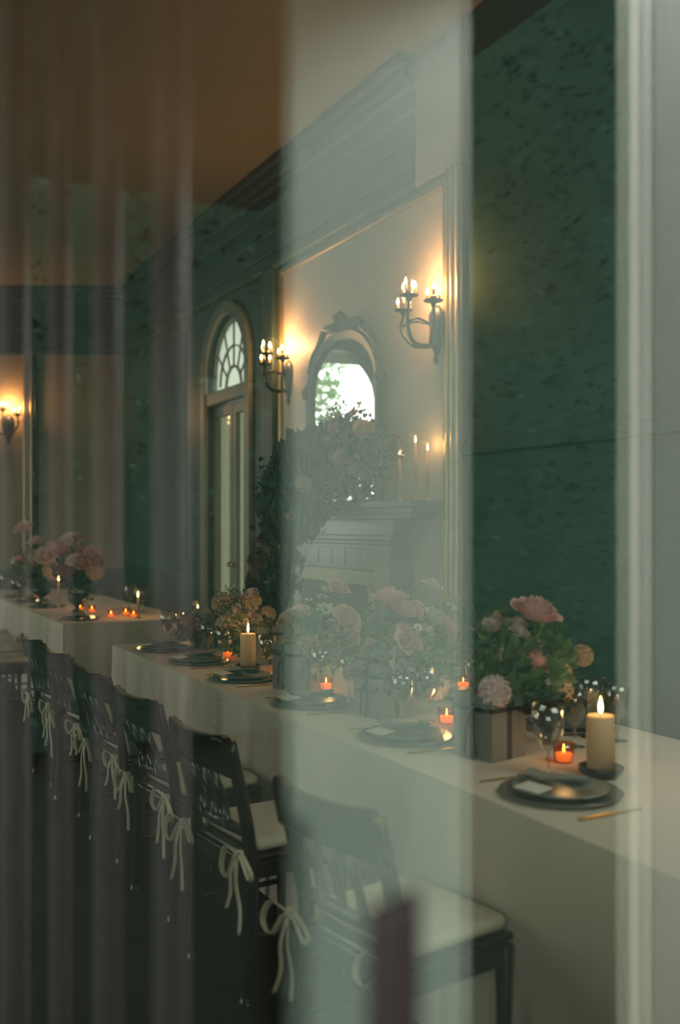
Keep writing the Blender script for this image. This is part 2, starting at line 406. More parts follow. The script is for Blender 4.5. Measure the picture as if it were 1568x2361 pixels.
for s in (-1, 1):
    leaf = MB()
    x0, x1 = (0.005, W2 - 0.01) if s > 0 else (-W2 + 0.01, -0.005)
    lf = MB().box(x0, x0 + 0.09, -0.11, -0.06, 0.01, 2.77).box(x1 - 0.09, x1, -0.11, -0.06, 0.01, 2.77).box(x0 + .09, x1 - .09, -0.11, -0.06, 0.01, 0.35).box(x0 + .09, x1 - .09, -0.11, -0.06, 2.66, 2.77).build('door_leaf', M['casing'], d1, bevel=0.006)
    MB().box(x0 + 0.09, x1 - 0.09, -0.088, -0.082, 0.35, 2.66).build('pane', M['pane'], lf)
    cb = MB().grid(lambda u, v, x0=x0, x1=x1: (x0 + .02 + (x1 - x0 - .03) * u, -0.135 + 0.018 * math.sin(u * 31 + 1.3 * math.sin(v * 2)), 0.2 + 2.55 * v), 60, 6)
    cb.build('curtain', M['sheer'], lf, smooth=True)
    MB().lathe([(0.0, -.03), (.025, -.02), (.028, 0), (.02, .02), (0, .028)], 12, (x0 + .045 if s > 0 else x1 - .045, -0.04, 1.1)).build('door_handle', M['brass'], lf, smooth=True)

# ---- outside: paving, hedge, tree, porch posts (all seen only as reflections)
tag(MB().box(-30, 40, -30, 30, -0.3, -0.12).build('ground', M['stone']), kind='structure')
def leaves(n, place, size, r, mb=None, fold=0.25):
    mb = mb or MB()
    for i in range(n):
        p, d = place(r); d = Vector(d).normalized()
        sd = d.cross(Vector((r.uniform(-1, 1), r.uniform(-1, 1), r.uniform(-1, 1))))
        if sd.length < 1e-3: continue
        sd.normalize(); nn = d.cross(sd); s = size * r.uniform(0.6, 1.25)
        p = Vector(p)
        mb._add([p, p + d * s * .45 + sd * s * .3 + nn * s * fold * .4, p + d * s, p + d * s * .45 - sd * s * .3 + nn * s * fold * .4], [(0, 1, 2), (0, 2, 3)])
    return mb
def ball(r):
    while True:
        v = Vector((r.uniform(-1, 1), r.uniform(-1, 1), r.uniform(-1, 1)))
        if 0.05 < v.length < 1: return v
def hedge_place(r):
    return ((-6 + r.gauss(0, 0.25), r.uniform(-11, 0), r.uniform(-0.1, 8.0) + r.gauss(0, .2)), (r.uniform(.2, 1), r.uniform(-1, 1), r.uniform(-1, .6)))
hg = empty('tall_hedge', (0, 0, 0)); tag(hg, 'tall dark green hedge reflected faintly in the window glass', 'hedge')
MB().box(-7.0, -6.1, -11, 0, -0.12, 7.9).build('core', M['hedge'], hg)
tag(leaves(18000, hedge_place, 0.09, random.Random(3)).build('foliage', M['hedge'], hg), kind='stuff')
XG = XN
def VP(px, z):
    """real spot (behind the camera) whose mirror image in the glass sits at pixel column px, depth z"""
    p = P(px, 1212, z); return Vector((2 * XG - p.x, p.y, 0))
def post(name, pa, pb, z, depth, m, label, h=3.0, tilt=0.235):
    a, b = VP(pa, z * (1 - tilt / 2)), VP(pb, z * (1 + tilt / 2))     # set a little askew to the glass
    u = (b - a); wd = u.length; u.normalize(); n = Vector((-u.y, u.x, 0))
    if n.x > 0: n = -n           # body goes away from the glass
    o = empty(name, (a + b) / 2); tag(o, label, 'post', 'porch posts')
    mb = MB(); c0, c1 = -u * wd / 2, u * wd / 2
    mid_ = (a + b) / 2
    e0 = VP(pa + (pb - pa) * .1, z * (1 - tilt / 2) + depth) - mid_; e1 = VP(pb - (pb - pa) * .1, z * (1 + tilt / 2) + depth) - mid_
    q = [c0, c1, e0, e1]
    mb.hexa([(v.x, v.y, -0.12) for v in q] + [(v.x, v.y, h) for v in q]); mb.build('shaft', m, o, bevel=0.004)
    g = 0.012; q2 = [c0 - u * g - n * g, c1 + u * g - n * g, e0 - u * g + n * g, e1 + u * g + n * g]
    mb = MB(); mb.hexa([(v.x, v.y, -0.121) for v in q2] + [(v.x, v.y, 0.06) for v in q2]); mb.build('plinth', m, o, bevel=0.004)
    return o
post('porch_post', 660, 1074, 1.70, 0.14, M['white'], 'wide pale porch post reflected as a hazy upright band in the glass')
post('porch_post', 1436, 1488, 2.20, 0.03, M['cream'], 'narrow pale porch post reflected beside the pillar candle', tilt=.07)
post('porch_post', 1494, 1660, 2.62, 0.05, M['mauve2'], 'grey porch post reflected just past the narrow pale post', tilt=.12)
for pa, pb, lb in ((0, 66, 'slim mauve grey porch post reflected over the far wall sconce'), (112, 162, 'slim mauve grey porch post reflected over the far roses'),
                   (214, 280, 'slim mauve grey porch post reflected over the far wall panel'), (352, 436, 'slim mauve grey porch post reflected beside the arched door')):
    q = VP((pa + pb) / 2, 2.0); r_ = (pb - pa) / 2 / F * 2.0
    o = tag(empty('porch_post', (q.x, q.y, -.12)), lb, 'post', 'porch posts')
    MB().lathe([(0, .1), (r_, .1), (r_ * .95, 3.05), (0, 3.05)], 28).build('shaft', M['mauve'], o, smooth=True)
    MB().lathe([(0, 0), (r_ * 1.5, 0), (r_ * 1.5, .06), (r_ * 1.15, .10), (0, .1)], 28).build('plinth', M['mauve'], o, bevel=.003)
    MB().lathe([(0, 3.05), (r_, 3.05), (r_ * 1.4, 3.12), (0, 3.12)], 28).build('capital', M['mauve'], o)
tag(MB().box(-3.2, 0.50, -1.85, 2.6, 3.0, 3.10).build('added_shade_roof', M['mauve2']), 'flat roof added over the posts to shade their tops', 'roof')  # added to keep the sun off the upper posts
tr = empty('garden_tree', mid - FN * 4.2 + FU * 3.6); tag(tr, 'leafy garden tree with sky between its leaves, seen in the mirror', 'tree')
MB().tube([(0, 0, -.12), (.05, .05, 1.5), (0, .1, 3.2), (.2, 0, 4.6)], lambda t: .16 * (1 - .6 * t), 10).build('trunk', M['bark'], tr, smooth=True)
def tree_place(r):
    b = ball(r); k = r.choice([(0, 0, 3.6, 1.9, 1.3), (.9, .3, 2.2, 1.6, 1.0), (-1.5, -.2, 2.0, 1.2, .9), (.3, .2, 4.9, 1.3, .9)])
    q = FU * (k[0] + b.x * k[3]) + FN * (k[1] + b.y) ; return ((q.x, q.y, k[2] + b.z * k[4]), ball(r))
tag(leaves(6000, tree_place, 0.17, random.Random(5)).build('crown', M['leaf'], tr), kind='stuff')
sh = empty('garden_shrub', mid - FN * 2.6); tag(sh, 'dense clipped shrub below the garden tree, seen low in the mirror', 'shrub')
def shrub_place(r):
    b = ball(r); q = FU * (b.x * 3.2) + FN * (b.y * .5); return ((q.x, q.y, 0.9 + b.z * 1.5), ball(r))
tag(leaves(2500, shrub_place, 0.2, random.Random(6)).build('foliage', M['hedge'], sh), kind='stuff')

# slim mahogany post with a slanted top, outside close to the glass
mp = empty('mahogany_post'); tag(mp, 'slim dark mahogany post with a slanted top, blurred against the glass', 'post')
zz = 0.585; pa, pb = P(846, 2120, zz), P(974, 2062, zz)
mp.location = ((pa.x + pb.x) / 2, (pa.y + pb.y) / 2, 0.85)      # stands on the outer window sill
u = Vector((pb.x - pa.x, pb.y - pa.y, 0)); hw_ = u.length / 2; u.normalize(); n = Vector((-u.y, u.x, 0))
if n.x < 0: n = -n
q = [-u * hw_, u * hw_, -u * hw_ + n * 0.02, u * hw_ + n * 0.02]; ht = [pa.z - .85, pb.z - .85] * 2
mb = MB(); mb.hexa([(v.x, v.y, 0.008) for v in q] + [(v.x, v.y, h) for v, h in zip(q, ht)]); mb.build('shaft', M['mahog'], mp, bevel=0.003)
MB().box(-.03, .035, -.03, .03, 0, 0.008).build('base_plate', M['mahog'], mp, bevel=0.002)

# ------------------------------------------------------------------ fireplace, mirror, sconces
fx = 6.97
fp_ = tag(empty('fireplace', (fx, YW + 0.01, 0)), 'grey painted fireplace with a stepped mantel under the arched mirror', 'fireplace')
def fb(name, x0, x1, y0, y1, z0, z1, m, bevel=0.006, parent=None): return MB().box(x0, x1, y0, y1, z0, z1).build(name, m, parent or fp_, bevel=bevel)
sh_ = fb('mantel_shelf', -1.42, 1.18, 0, 0.30, 1.625, 1.67, M['mantel'])
fb('shelf_moulding', -1.36, 1.12, 0, 0.25, 1.585, 1.625, M['mantel'], parent=sh_)
fb('shelf_moulding', -1.28, 1.06, 0, 0.21, 1.545, 1.585, M['mantel'], parent=sh_)
fb('frieze_board', -0.97, 0.97, 0, 0.16, 1.43, 1.545, M['mantel'])
fb('ledge', -1.0, 1.0, 0, 0.21, 1.395, 1.43, M['mantel'])
fb('ledge', -0.98, 0.98, 0, 0.19, 1.365, 1.392, M['mantel'])
for s in (-1, 1):
    x0, x1 = (0.72, 0.96) if s > 0 else (-0.96, -0.72)
    lg = fb('jamb', x0, x1, 0, 0.17, 0, 1.362, M['mantel'])
    for k in range(5):
        fb('jamb_band', x0 - .02, x1 + .02, 0, 0.20, 0.50 + k * 0.175, 0.53 + k * 0.175, M['mantel'], parent=lg)
fb('header_panel', -0.72, 0.72, 0, 0.14, 1.17, 1.362, M['mantel'])
for k in range(6): fb('header_groove', -0.70 + k * .235, -0.70 + k * .235 + .22, 0.14, 0.15, 1.20, 1.335, M['mantel'], 0.004)
fb('lintel', -0.72, 0.72, 0, 0.155, 1.06, 1.168, M['lintel'])
for s in (-1, 1): fb('slip', *( (0.58, 0.72) if s > 0 else (-0.72, -0.58)), 0, 0.15, 0, 1.06, M['lintel'])
fb('firebox', -0.58, 0.58, 0, 0.06, 0, 1.06, M['near_black'])  # flat near-black slab fills the fireplace opening
fb('hearth', -1.0, 1.0, 0, 0.55, 0.0, 0.03, M['lintel'])

mr = tag(empty('wall_mirror', (fx, YW + 0.02, 1.70)), 'arched mirror in a dark carved frame above the fireplace', 'mirror')
mr.rotation_euler = (R(-0.35), 0, 0)     # hangs leaning forward
mr.location.y = YW + 0.04
mw, mh = 0.54, 1.27                       # half width, arch apex of the glass
def mout(off, n=20):
    pts = [(-mw - off, 0 - off)]
    zs = 0.88
    for i in range(n + 1):
        a = PI - PI * i / n; pts.append(((mw + off) * math.cos(a), zs + (mh - zs + off) * math.sin(a)))
    pts.append((mw + off, -off)); return pts
mb = MB(); pts = mout(0); mb._add([(x, 0.012, z) for x, z in pts], [tuple(range(len(pts)))]); g = mb.build('mirror_glass', M['mirror'], mr)
mb = MB(); A, B = mout(0), mout(0.065); n = len(A)
for i in range(n):
    j = (i + 1) % n
    mb.hexa([(A[i][0], 0, A[i][1]), (A[j][0], 0, A[j][1]), (A[i][0], .035, A[i][1]), (A[j][0], .035, A[j][1]),
             (B[i][0], 0, B[i][1]), (B[j][0], 0, B[j][1]), (B[i][0], .05, B[i][1]), (B[j][0], .05, B[j][1])])
mb.build('frame', M['frame'], mr)
ca_ = mb = MB()
mb.lathe([(.0, -.02), (.16, 0), (.13, .03), (.05, .06), (.07, .10), (.03, .14), (.0, .17)], 10, (0, 0.03, mh + .07)); o = mb.build('crest', M['frame'], mr, smooth=True)
for s in (-1, 1):
    MB().tube(cr([(s * .12, .03, mh + .1), (s * .28, .03, mh + .11), (s * .38, .03, mh + .02), (s * .5, .03, mh - .06), (s * .58, .03, mh - .2)]), lambda t: .035 - .015 * t, 8).build('scroll', M['frame'], mr, smooth=True)
    MB().lathe([(0, -.06), (.04, -.03), (.05, .02), (.02, .07), (0, .1)], 10, (s * (mw + .08), .03, .9)).build('finial', M['frame'], mr, smooth=True)

def point(parent, loc, energy, color, radius):
    l = bpy.data.lights.new('lamp_light', 'POINT'); l.energy = energy; l.color = color; l.shadow_soft_size = radius
    o = bpy.data.objects.new('lamp_light', l); col.objects.link(o); o.parent = parent; o.location = loc
    return o
def make_sconce():
    s = empty('wall_sconce')
    # +Y is away from the wall, z=0 is the middle of the back plate
    mb = MB(); prof = [(.0, -.22), (.03, -.19), (.065, -.09), (.085, .02), (.08, .08), (.05, .115), (.02, .135), (0, .14)]
    mb.lathe(prof, 14); mb.v = [(x, max(0.0, y * 0.55), z) for x, y, z in mb.v]; bp = mb.build('back_plate', M['iron'], s, smooth=True)
    mb = MB(); mb.lathe([(0, -.08), (.02, -.05), (.012, 0), (.028, .03), (0, .05)], 10, (0, .01, -.19)); mb.build('drop_finial', M['iron'], bp, smooth=True)
    flame = MB().lathe([(0, 0), (.009, .010), (.010, .021), (.006, .038), (0, .052)], 8).mesh('bulb', M['bulb'], True)
    stub = MB().lathe([(.0, 0), (.010, 0), (.010, .03), (0, .03)], 8).mesh('candle_sleeve', M['wax'], True)
    for (ax, ay, az, nb) in ((.17, .16, .11, 3), (0, .22, .17, 4), (-.17, .14, .11, 3)):
        mb = MB(); pth = cr([(0, .03, -.14), (ax * .55, ay * .8, -.13), (ax * 1.08, ay * 1.05, -.02), (ax, ay, az - .03)])
        mb.tube(pth, lambda t: .015 - .005 * t, 8); arm = mb.build('arm', M['iron'], s, smooth=True)
        mb = MB(); mb.tube(cr([(0, .04, .0), (ax * .6, ay * .7, .035), (ax * 1.03, ay, .01)]), .008, 6); mb.build('stay', M['iron'], arm, smooth=True)
        mb = MB(); mb.lathe([(0, -.035), (.012, -.03), (.02, -.005), (.062, .004), (.066, .012), (.02, .012), (.024, .035), (0, .036)], 16, (ax, ay, az)); mb.build('drip_pan', M['iron'], arm, smooth=True)
        for k in range(nb):
            a = 2 * PI * k / nb + .5; rr = .045
            q = (ax + rr * math.cos(a), ay + rr * math.sin(a), az + .02 + .022 * (k % 2))
            o = bpy.data.objects.new('candle_sleeve', stub); col.objects.link(o); o.parent = arm; o.location = q
            o = bpy.data.objects.new('bulb', flame); col.objects.link(o); o.parent = arm; o.location = (q[0], q[1], q[2] + .03)
    point(s, (0, .15, .27), 17, (1, .44, .18), .06)
    return s
sc1 = make_sconce(); sc1.location = (5.62, YW + .05, 2.84)
tag(sc1, 'dark bronze candle sconce glowing above the mantel tapers beside the gilt pilaster', 'sconce', 'bronze wall sconces')
sc2 = copy_tree(sc1); sc2.location = (8.10, YW + .008, 2.84); tag(sc2, 'dark bronze candle sconce glowing between the mirror and the arched door', 'sconce')
q = FC + FU * fp(20); sc3 = copy_tree(sc1); sc3.location = (q.x + FN.x * .012, q.y + FN.y * .012, 2.90); sc3.rotation_euler = (0, 0, FA)
tag(sc3, 'dark bronze candle sconce on the far wall above the white roses', 'sconce')

# ------------------------------------------------------------------ tables
def table(x0, x1, y0, y1, lt, lc):
    t = tag(empty('banquet_table', ((x0 + x1) / 2, (y0 + y1) / 2, 0)), lt, 'table')
    hx, hy = (x1 - x0) / 2, (y1 - y0) / 2
    MB().box(-hx + .02, hx - .02, -hy + .02, hy - .02, .715, .745).build('tabletop', M['wood'], t)
    for sx in (-1, 1):
        for sy in (-1, 1):
            MB().box(sx * (hx - .15) - .03, sx * (hx - .15) + .03, sy * (hy - .12) - .03, sy * (hy - .12) + .03, 0, .715).build('leg', M['wood'], t)
    # cloth: top plus hanging sides with soft folds
    mb = MB(); N = 260; L = 2 * (x1 - x0 + y1 - y0); rows = 8
    def per(s):
        d = s * L; a, b = x1 - x0, y1 - y0
        if d < a: return (x0 + d, y0, 0, -1)
        d -= a
        if d < b: return (x1, y0 + d, 1, 0)
        d -= b
        if d < a: return (x1 - d, y1, 0, 1)
        d -= a
        return (x0, y1 - d, -1, 0)
    def surf(u, v):
        x, y, nx, ny = per(min(u, .99999)); dr = v
        wv = (.012 * math.sin(u * L * 7.3) + .010 * math.sin(u * L * 12.9 + 1)) * dr ** 1.3 + .02 * dr
        return (x + nx * wv, y + ny * wv, .76 - .74 * v)
    mb.grid(surf, N, rows)
    mb._add([(x0, y0, .76), (x1, y0, .76), (x1, y1, .76), (x0, y1, .76)], [(0, 1, 2, 3)])
    o = mb.build('tablecloth', M['cloth'], smooth=False); tag(o, lc, 'tablecloth')
    return t
TY0, TY1 = -2.62, -1.59
table(1.30, 6.13, TY0, TY1, 'long banquet table hidden under linen beside the row of bow-tied chairs', 'natural linen cloth draped over the long table with the pillar candle')
table(7.60, 11.9, TY0, TY1, 'far banquet table hidden under linen before the far wall sconce', 'natural linen cloth draped over the far table below the sconce')
TZ = .761

# ------------------------------------------------------------------ chairs
def make_chair():
    c = empty('dining_chair')
    W = .195
    for s in (-1, 1):
        pth = cr([(s * W, .215, 0), (s * W, .20, .25), (s * W, .20, .46), (s * (W + .003), .225, .62), (s * (W + .006), .275, .825)], 5)
        MB().tube(pth, lambda t: .021 - .003 * abs(t - .5), 10, 1.25).build('back_post', M['wood'], c, smooth=True)
        mb = MB(); mb.tube([(s * .195, -.14, 0), (s * .198, -.14, .43)], lambda t: .014 + .009 * t, 8); mb.build('leg', M['wood'], c, smooth=True)
        MB().box(s * .20 - .012, s * .20 + .012, -.13, .19, .385, .44).build('side_apron', M['wood'], c, bevel=.004)
    MB().box(-.19, .19, -.152, -.13, .385, .44).build('front_apron', M['wood'], c, bevel=.004)
    MB().box(-.19, .19, .19, .212, .385, .44).build('back_apron', M['wood'], c, bevel=.004)
    MB().box(-.21, .21, -.165, .205, .44, .46).build('seat', M['wood'], c, bevel=.008)
    # crest rail, hollow in plan, ears a little higher than the middle
    def crest(side):
        def f(u, v):
            x = -.222 + .444 * u; k = (2 * u - 1)
            y = .262 + .030 * (1 - k * k) + side + .022 * v
            zt = .838 + .016 * abs(k) ** 2.2 - (.035 * max(0, (abs(k) - .86) / .14) ** 2)
            zb = .715 + .012 * (1 - k * k)
            return (x, y, zb + (zt - zb) * v)
        return f
    mb = MB().grid(crest(-.011), 28, 6); mb.grid(crest(.011), 28, 6)
    n = 29 * 7
    for i in range(28):
        mb.f.append((i, i + 1, n + i + 1, n + i)); t = 6 * 29; mb.f.append((t + i, t + i + 1, n + t + i + 1, n + t + i))
    for j in range(6):
        mb.f.append((j * 29, (j + 1) * 29, n + (j + 1) * 29, n + j * 29)); mb.f.append((j * 29 + 28, (j + 1) * 29 + 28, n + (j + 1) * 29 + 28, n + j * 29 + 28))
    mb.build('crest_rail', M['wood'], c, smooth=True)
    MB().tube([(-.2, .212, .535), (0, .225, .535), (.2, .212, .535)], .014, 8, 1.5).build('lower_rail', M['wood'], c, smooth=True)
    for x in (-.085, 0, .085):
        MB().tube([(x, .222, .535), (x, .242, .63), (x, .282, .73)], .015, 8, .55).build('slat', M['wood'], c, smooth=True)
    for s in (-1, 1): MB().tube([(s * .197, -.14, .2), (s * .2, .2, .2)], .010, 6).build('stretcher', M['wood'], c, smooth=True)
    MB().box(-.195, .195, -.16, .175, .462, .505).build('seat_cushion', M['cushion'], c, smooth=True, bevel=.018)
    return c
def make_bow(parent, x, r, big=1.0):
    """tie ribbon knotted round a back post: two loops, two tails"""
    z = .475; y = .245
    bw = empty('ribbon_bow', (x, y, z), 0, parent)
    mb = MB(); mb.lathe([(0, -.014), (.014, -.01), (.017, 0), (.014, .01), (0, .014)], 10); mb.build('knot', M['tie'], bw, smooth=True)
    for s in (-1, 1):
        l = big * r.uniform(.085, .13); drop = r.uniform(.02, .06)
        loop = cr([(0, .004, 0), (s * l * .55, .02, .025 - drop * .2), (s * l, .015, -drop), (s * l * .75, .006, -drop - .035), (s * l * .3, .002, -.022), (0, .0, 0)], 5)
        mb = MB().ribbon(loop, lambda t: Vector((.15 * s, .85, .45)).normalized(), .02); mb.build('loop', M['tie'], bw, smooth=True, solid=.0015)
        tl = r.uniform(.13, .24); sp = r.uniform(.02, .07)
        tail = cr([(0, .006, 0), (s * sp * .4, .018, -tl * .35), (s * sp * .7 + r.uniform(-.01, .01), .014, -tl * .7), (s * sp, .02, -tl)], 5)
        mb = MB().ribbon(tail, lambda t, a=r.uniform(-.6, .6): Vector((math.cos(a + 1.2 * t), math.sin(a + 1.2 * t), .1)), .012); mb.build('tail', M['tie'], bw, smooth=True, solid=.0015)
chair0 = make_chair()
CH = [(2.235, 9), (3.13, 6), (3.86, 5), (4.59, 4), (5.38, 6), (6.05, 4)]
ordn = ['first', 'second', 'third', 'fourth', 'fifth', 'sixth', 'seventh']
for i, (x, rz) in enumerate(CH):
    c = chair0 if i == 0 else copy_tree(chair0)
    if i == 0: kids = None
    c.location = (x, -1.372, 0); c.rotation_euler = (0, 0, R(rz))
    tag(c, 'dark lacquered chair with cream cushion at the long table, %s from the pillar candle' % ordn[i], 'chair', 'bow-tied dining chairs')
chairs = [o for o in list(col.objects) if o.name.startswith('dining_chair')]
far_ch = []
for i, x in enumerate((7.95, 8.67, 9.4, 10.15)):
    c = copy_tree(chair0); c.location = (x, -1.36, 0); c.rotation_euler = (0, 0, R((-2, 2, -1, 1)[i]))
    tag(c, 'dark lacquered chair with cream cushion at the far table, %s from its bare corner' % ordn[i], 'chair', 'bow-tied dining chairs')
    far_ch.append(c)
rb = random.Random(21)
for i, c in enumerate(sorted(chairs, key=lambda o: o.location.x)):
    for s in (-1, 1): make_bow(c, s * .205, rb, 1.0 if i else .9)

# ------------------------------------------------------------------ place settings
def make_plate():
    t = MB().lathe([(0, 0), (.11, 0), (.165, .010), (.168, .013), (.163, .014), (.11, .005), (0, .005)], 40).mesh('charger_plate', M['plate'], True)
    return t
plate_me = make_plate()
dinner_me = MB().lathe([(0, 0), (.08, 0), (.132, .014), (.135, .017), (.13, .018), (.08, .006), (0, .006)], 36).mesh('dinner_plate', M['dinner'], True)
def nap():
    mb = MB(); n = 8
    def f(k):
        return lambda u, v: ((u - .5) * (.10 - .01 * k), (v - .5) * .20, .008 * k + .006 * math.sin(u * 9 + k) * .5 + .010 * math.sin(v * 4 + k))
    for k in range(3): mb.grid(f(k), 8, 10)
    return mb.mesh('napkin', M['napkin'], True)
napkin_me = nap()
fork_mb = MB().box(-.004, .004, -.10, .04, 0, .003).box(-.012, .012, .04, .055, .001, .004)
for k in range(4): fork_mb.box(-.012 + k * .007, -.009 + k * .007, .055, .10, .001, .004)
fork_me = fork_mb.mesh('fork', M['brass'])
knife_me = MB().box(-.006, .006, -.10, .0, 0, .005).hexa([(-.007, 0, .001), (.007, 0, .001), (-.002, .115, .001), (.004, .105, .001), (-.007, 0, .003), (.007, 0, .003), (-.002, .115, .003), (.004, .105, .003)]).mesh('knife', M['brass'])
card_me = MB().box(-.045, .045, -.03, .03, 0, .002).mesh('place_card', M['card'])
def put(name, me, loc, rz, label, cat, group):
    o = bpy.data.objects.new(name, me); col.objects.link(o); o.location = loc; o.rotation_euler = (0, 0, rz)
    return tag(o, label, cat, group)
SX = [2.15, 2.97, 3.72, 4.47, 5.12, 5.74]
for i, x in enumerate(SX):
    at = '%s from the pillar candle, chair side of the long table' % ordn[i]
    y = -1.80
    put('charger_plate', plate_me, (x, y, TZ), 0, 'smoked charger plate, ' + at, 'plate', 'charger plates')
    put('dinner_plate', dinner_me, (x, y, TZ + .008), 0, 'grey stoneware plate, ' + at, 'plate', 'dinner plates')
    put('napkin', napkin_me, (x + .02, y, TZ + .034), R(-75 + 12 * (i % 3)), 'sage napkin on a plate, ' + at, 'napkin', 'folded napkins')
    put('fork', fork_me, (x + .21, y + .02, TZ), R(180), 'brass fork, ' + at, 'fork', 'brass forks')
    put('knife', knife_me, (x - .21, y + .02, TZ), R(180), 'brass knife, ' + at, 'knife', 'brass knives')
    put('place_card', card_me, (x - .03, y + .12, TZ + .040), R(8), 'ivory place card, ' + at, 'card', 'place cards').rotation_euler = (R(-6), 0, R(8))
for i, x in enumerate((2.86, 3.58, 4.12, 4.85, 5.5)):
    at = '%s from the pillar candle, fireplace side of the long table' % ordn[i]
    put('charger_plate', plate_me, (x, -2.42, TZ), 0, 'smoked charger plate, ' + at, 'plate', 'charger plates')
    put('dinner_plate', dinner_me, (x, -2.42, TZ + .008), 0, 'grey stoneware plate, ' + at, 'plate', 'dinner plates')
for i, x in enumerate((7.95, 9.25, 10.0, 10.75)):
    at = 'on the far table, %s from its bare corner' % ordn[i]
    put('charger_plate', plate_me, (x, -1.80, TZ), 0, 'smoked charger plate, ' + at, 'plate', 'charger plates')
    put('napkin', napkin_me, (x, -1.80, TZ + .022), R(80), 'sage napkin on a plate, ' + at, 'napkin', 'folded napkins')

def goblet_mesh(h, rb, name):
    s = h / .2; k = rb
    prof = [(0, 0), (.034, 0), (.034, .003), (.006, .008), (.0045, .03), (.009, .042), (.0045, .054), (.006, .07), (k * .55, .088), (k * .82, .115), (k * .95, .15), (k, .20),
            (k - .002, .20), (k * .93, .15), (k * .79, .117), (k * .5, .092), (0, .080)]
    return MB().lathe([(r, z * s) for r, z in prof], 28).mesh(name, M['clear'], True)
gob_me = goblet_mesh(.21, .050, 'water_goblet')
tul_me = goblet_mesh(.195, .043, 'wine_glass')
# (pixel column, pixel row of the foot, kind, label)
GB = [(1264, 1787, 'g', 'tall water goblet in front of the lit pillar candle'), (1325, 1722, 'w', 'wine glass behind the tall goblet, left of the pillar candle'),
      (1362, 1700, 'g', 'water goblet whose rim shows behind the candle flame'), (1424, 1708, 'w', 'wine glass on the far side of the pillar candle'),
      (930, 1672, 'w', 'wine glass right of the second linen box'), (985, 1664, 'g', 'water goblet between the wine glass and the pink votive'),
      (744, 1602, 'g', 'wide goblet glowing with candlelight before the third linen box'), (806, 1612, 'w', 'wine glass next to the glowing goblet'),
      (1096, 1622, 'w', 'wine glass half behind the first linen box'), (617, 1556, 'w', 'wine glass between the third and fourth linen boxes'),
      (520, 1536, 'g', 'goblet beside the ivory pillar candle before the fourth linen box'), (480, 1512, 'w', 'wine glass before the fifth linen box'), (388, 1488, 'g', 'goblet near the far corner of the long table'),
      (410, 1480, 'w', 'wine glass near the far end of the long table')]
for px, py, kd, lb in GB:
    z = F * (CAMH - TZ) / (py - 1212); q = P(px, py, z)
    if kd == 'g': put('water_goblet', gob_me, q, 0, lb, 'goblet', 'crystal glassware')
    else: put('wine_glass', tul_me, q, 0, lb, 'wine glass', 'crystal glassware')
for i, (px, py) in enumerate(((12, 1371), (52, 1390), (38, 1384), (330, 1410), (300, 1402))):
    z = F * (CAMH - TZ) / (py - 1212); q = P(px, py, z)
    put('water_goblet', gob_me, q, 0, 'goblet on the far table, %s from the sconce side' % ordn[i], 'goblet', 'far table goblets')

# ------------------------------------------------------------------ candles
flame_me = MB().lathe([(0, 0), (.0055, .008), (.007, .018), (.005, .032), (.002, .044), (0, .05)], 8).mesh('flame', M['flame'], True)
def flame(parent, z, e=0.35, s=1.0):
    o = bpy.data.objects.new('flame', flame_me); col.objects.link(o); o.parent = parent; o.location = (0, 0, z); o.scale = (s, s, s)
    if e: point(parent, (0, 0, z + .05), e, (1, .52, .2), .02)
def pillar(loc, r, h, label):
    c = tag(empty('pillar_candle', loc), label, 'candle')
    MB().lathe([(0, .0), (.035, 0), (.06, .012), (.068, .03), (.064, .032), (.05, .02), (0, .02)], 24).build('holder', M['holder'], c, smooth=True)
    MB().lathe([(0, .021), (r, .021), (r, h), (r * .93, h + .006), (r * .6, h - .006), (0, h - .008)], 28).build('wax', M['wax'], c, smooth=True)
    MB().tube([(0, 0, h - .01), (.002, 0, h + .012)], .0015, 5).build('wick', M['holder'], c)
    flame(c, h + .008, .55, 1.1)
pillar(P(1385, 1790, 2295 * .739 / 578), .041, .175, 'lit ivory pillar candle beside the box with the largest pink rose')
pillar(P(572, 1547, F * .739 / 335), .040, .185, 'lit ivory pillar candle before the fourth linen box')
votive_glass = MB().lathe([(0, 0), (.028, 0), (.036, .06), (.034, .06), (.026, .004), (0, .004)], 20).mesh('glass_cup', M['amber'], True)
votive_wax = MB().lathe([(0, .005), (.024, .005), (.027, .028), (0, .027)], 16).mesh('wax', M['tealite'], True)
def votive(px, py, label, e=.14, tz=TZ):
    z = F * (CAMH - tz) / (py - 1212); q = P(px, py, z)
    c = tag(empty('votive_candle', q), label, 'candle', 'votive candles')
    for nm, me in (('glass_cup', votive_glass), ('wax', votive_wax)):
        o = bpy.data.objects.new(nm, me); col.objects.link(o); o.parent = c
    flame(c, .03, e, .55)
VT = [(1030, 1668, 'lit votive in front of the second linen box'), (1068, 1588, 'lit votive between the first and second linen boxes'), (752, 1590, 'lit votive seen through the glowing goblet'),
      (640, 1546, 'lit votive beside the third linen box'), (525, 1516, 'lit votive beside the fourth linen box'), (1300, 1757, 'lit votive behind the tall water goblet'),
      (85, 1376, 'lit votive under the far roses, sconce side'), (185, 1408, 'lit amber votive under the pink and rust far roses'), (212, 1412, 'lit amber votive right of the far roses'),
      (256, 1424, 'lit votive on the far table, first of three past the roses'), (290, 1419, 'lit votive on the far table, second of three past the roses'), (308, 1424, 'lit votive on the far table, third of three past the roses')]
for px, py, lb in VT: votive(px, py, lb)
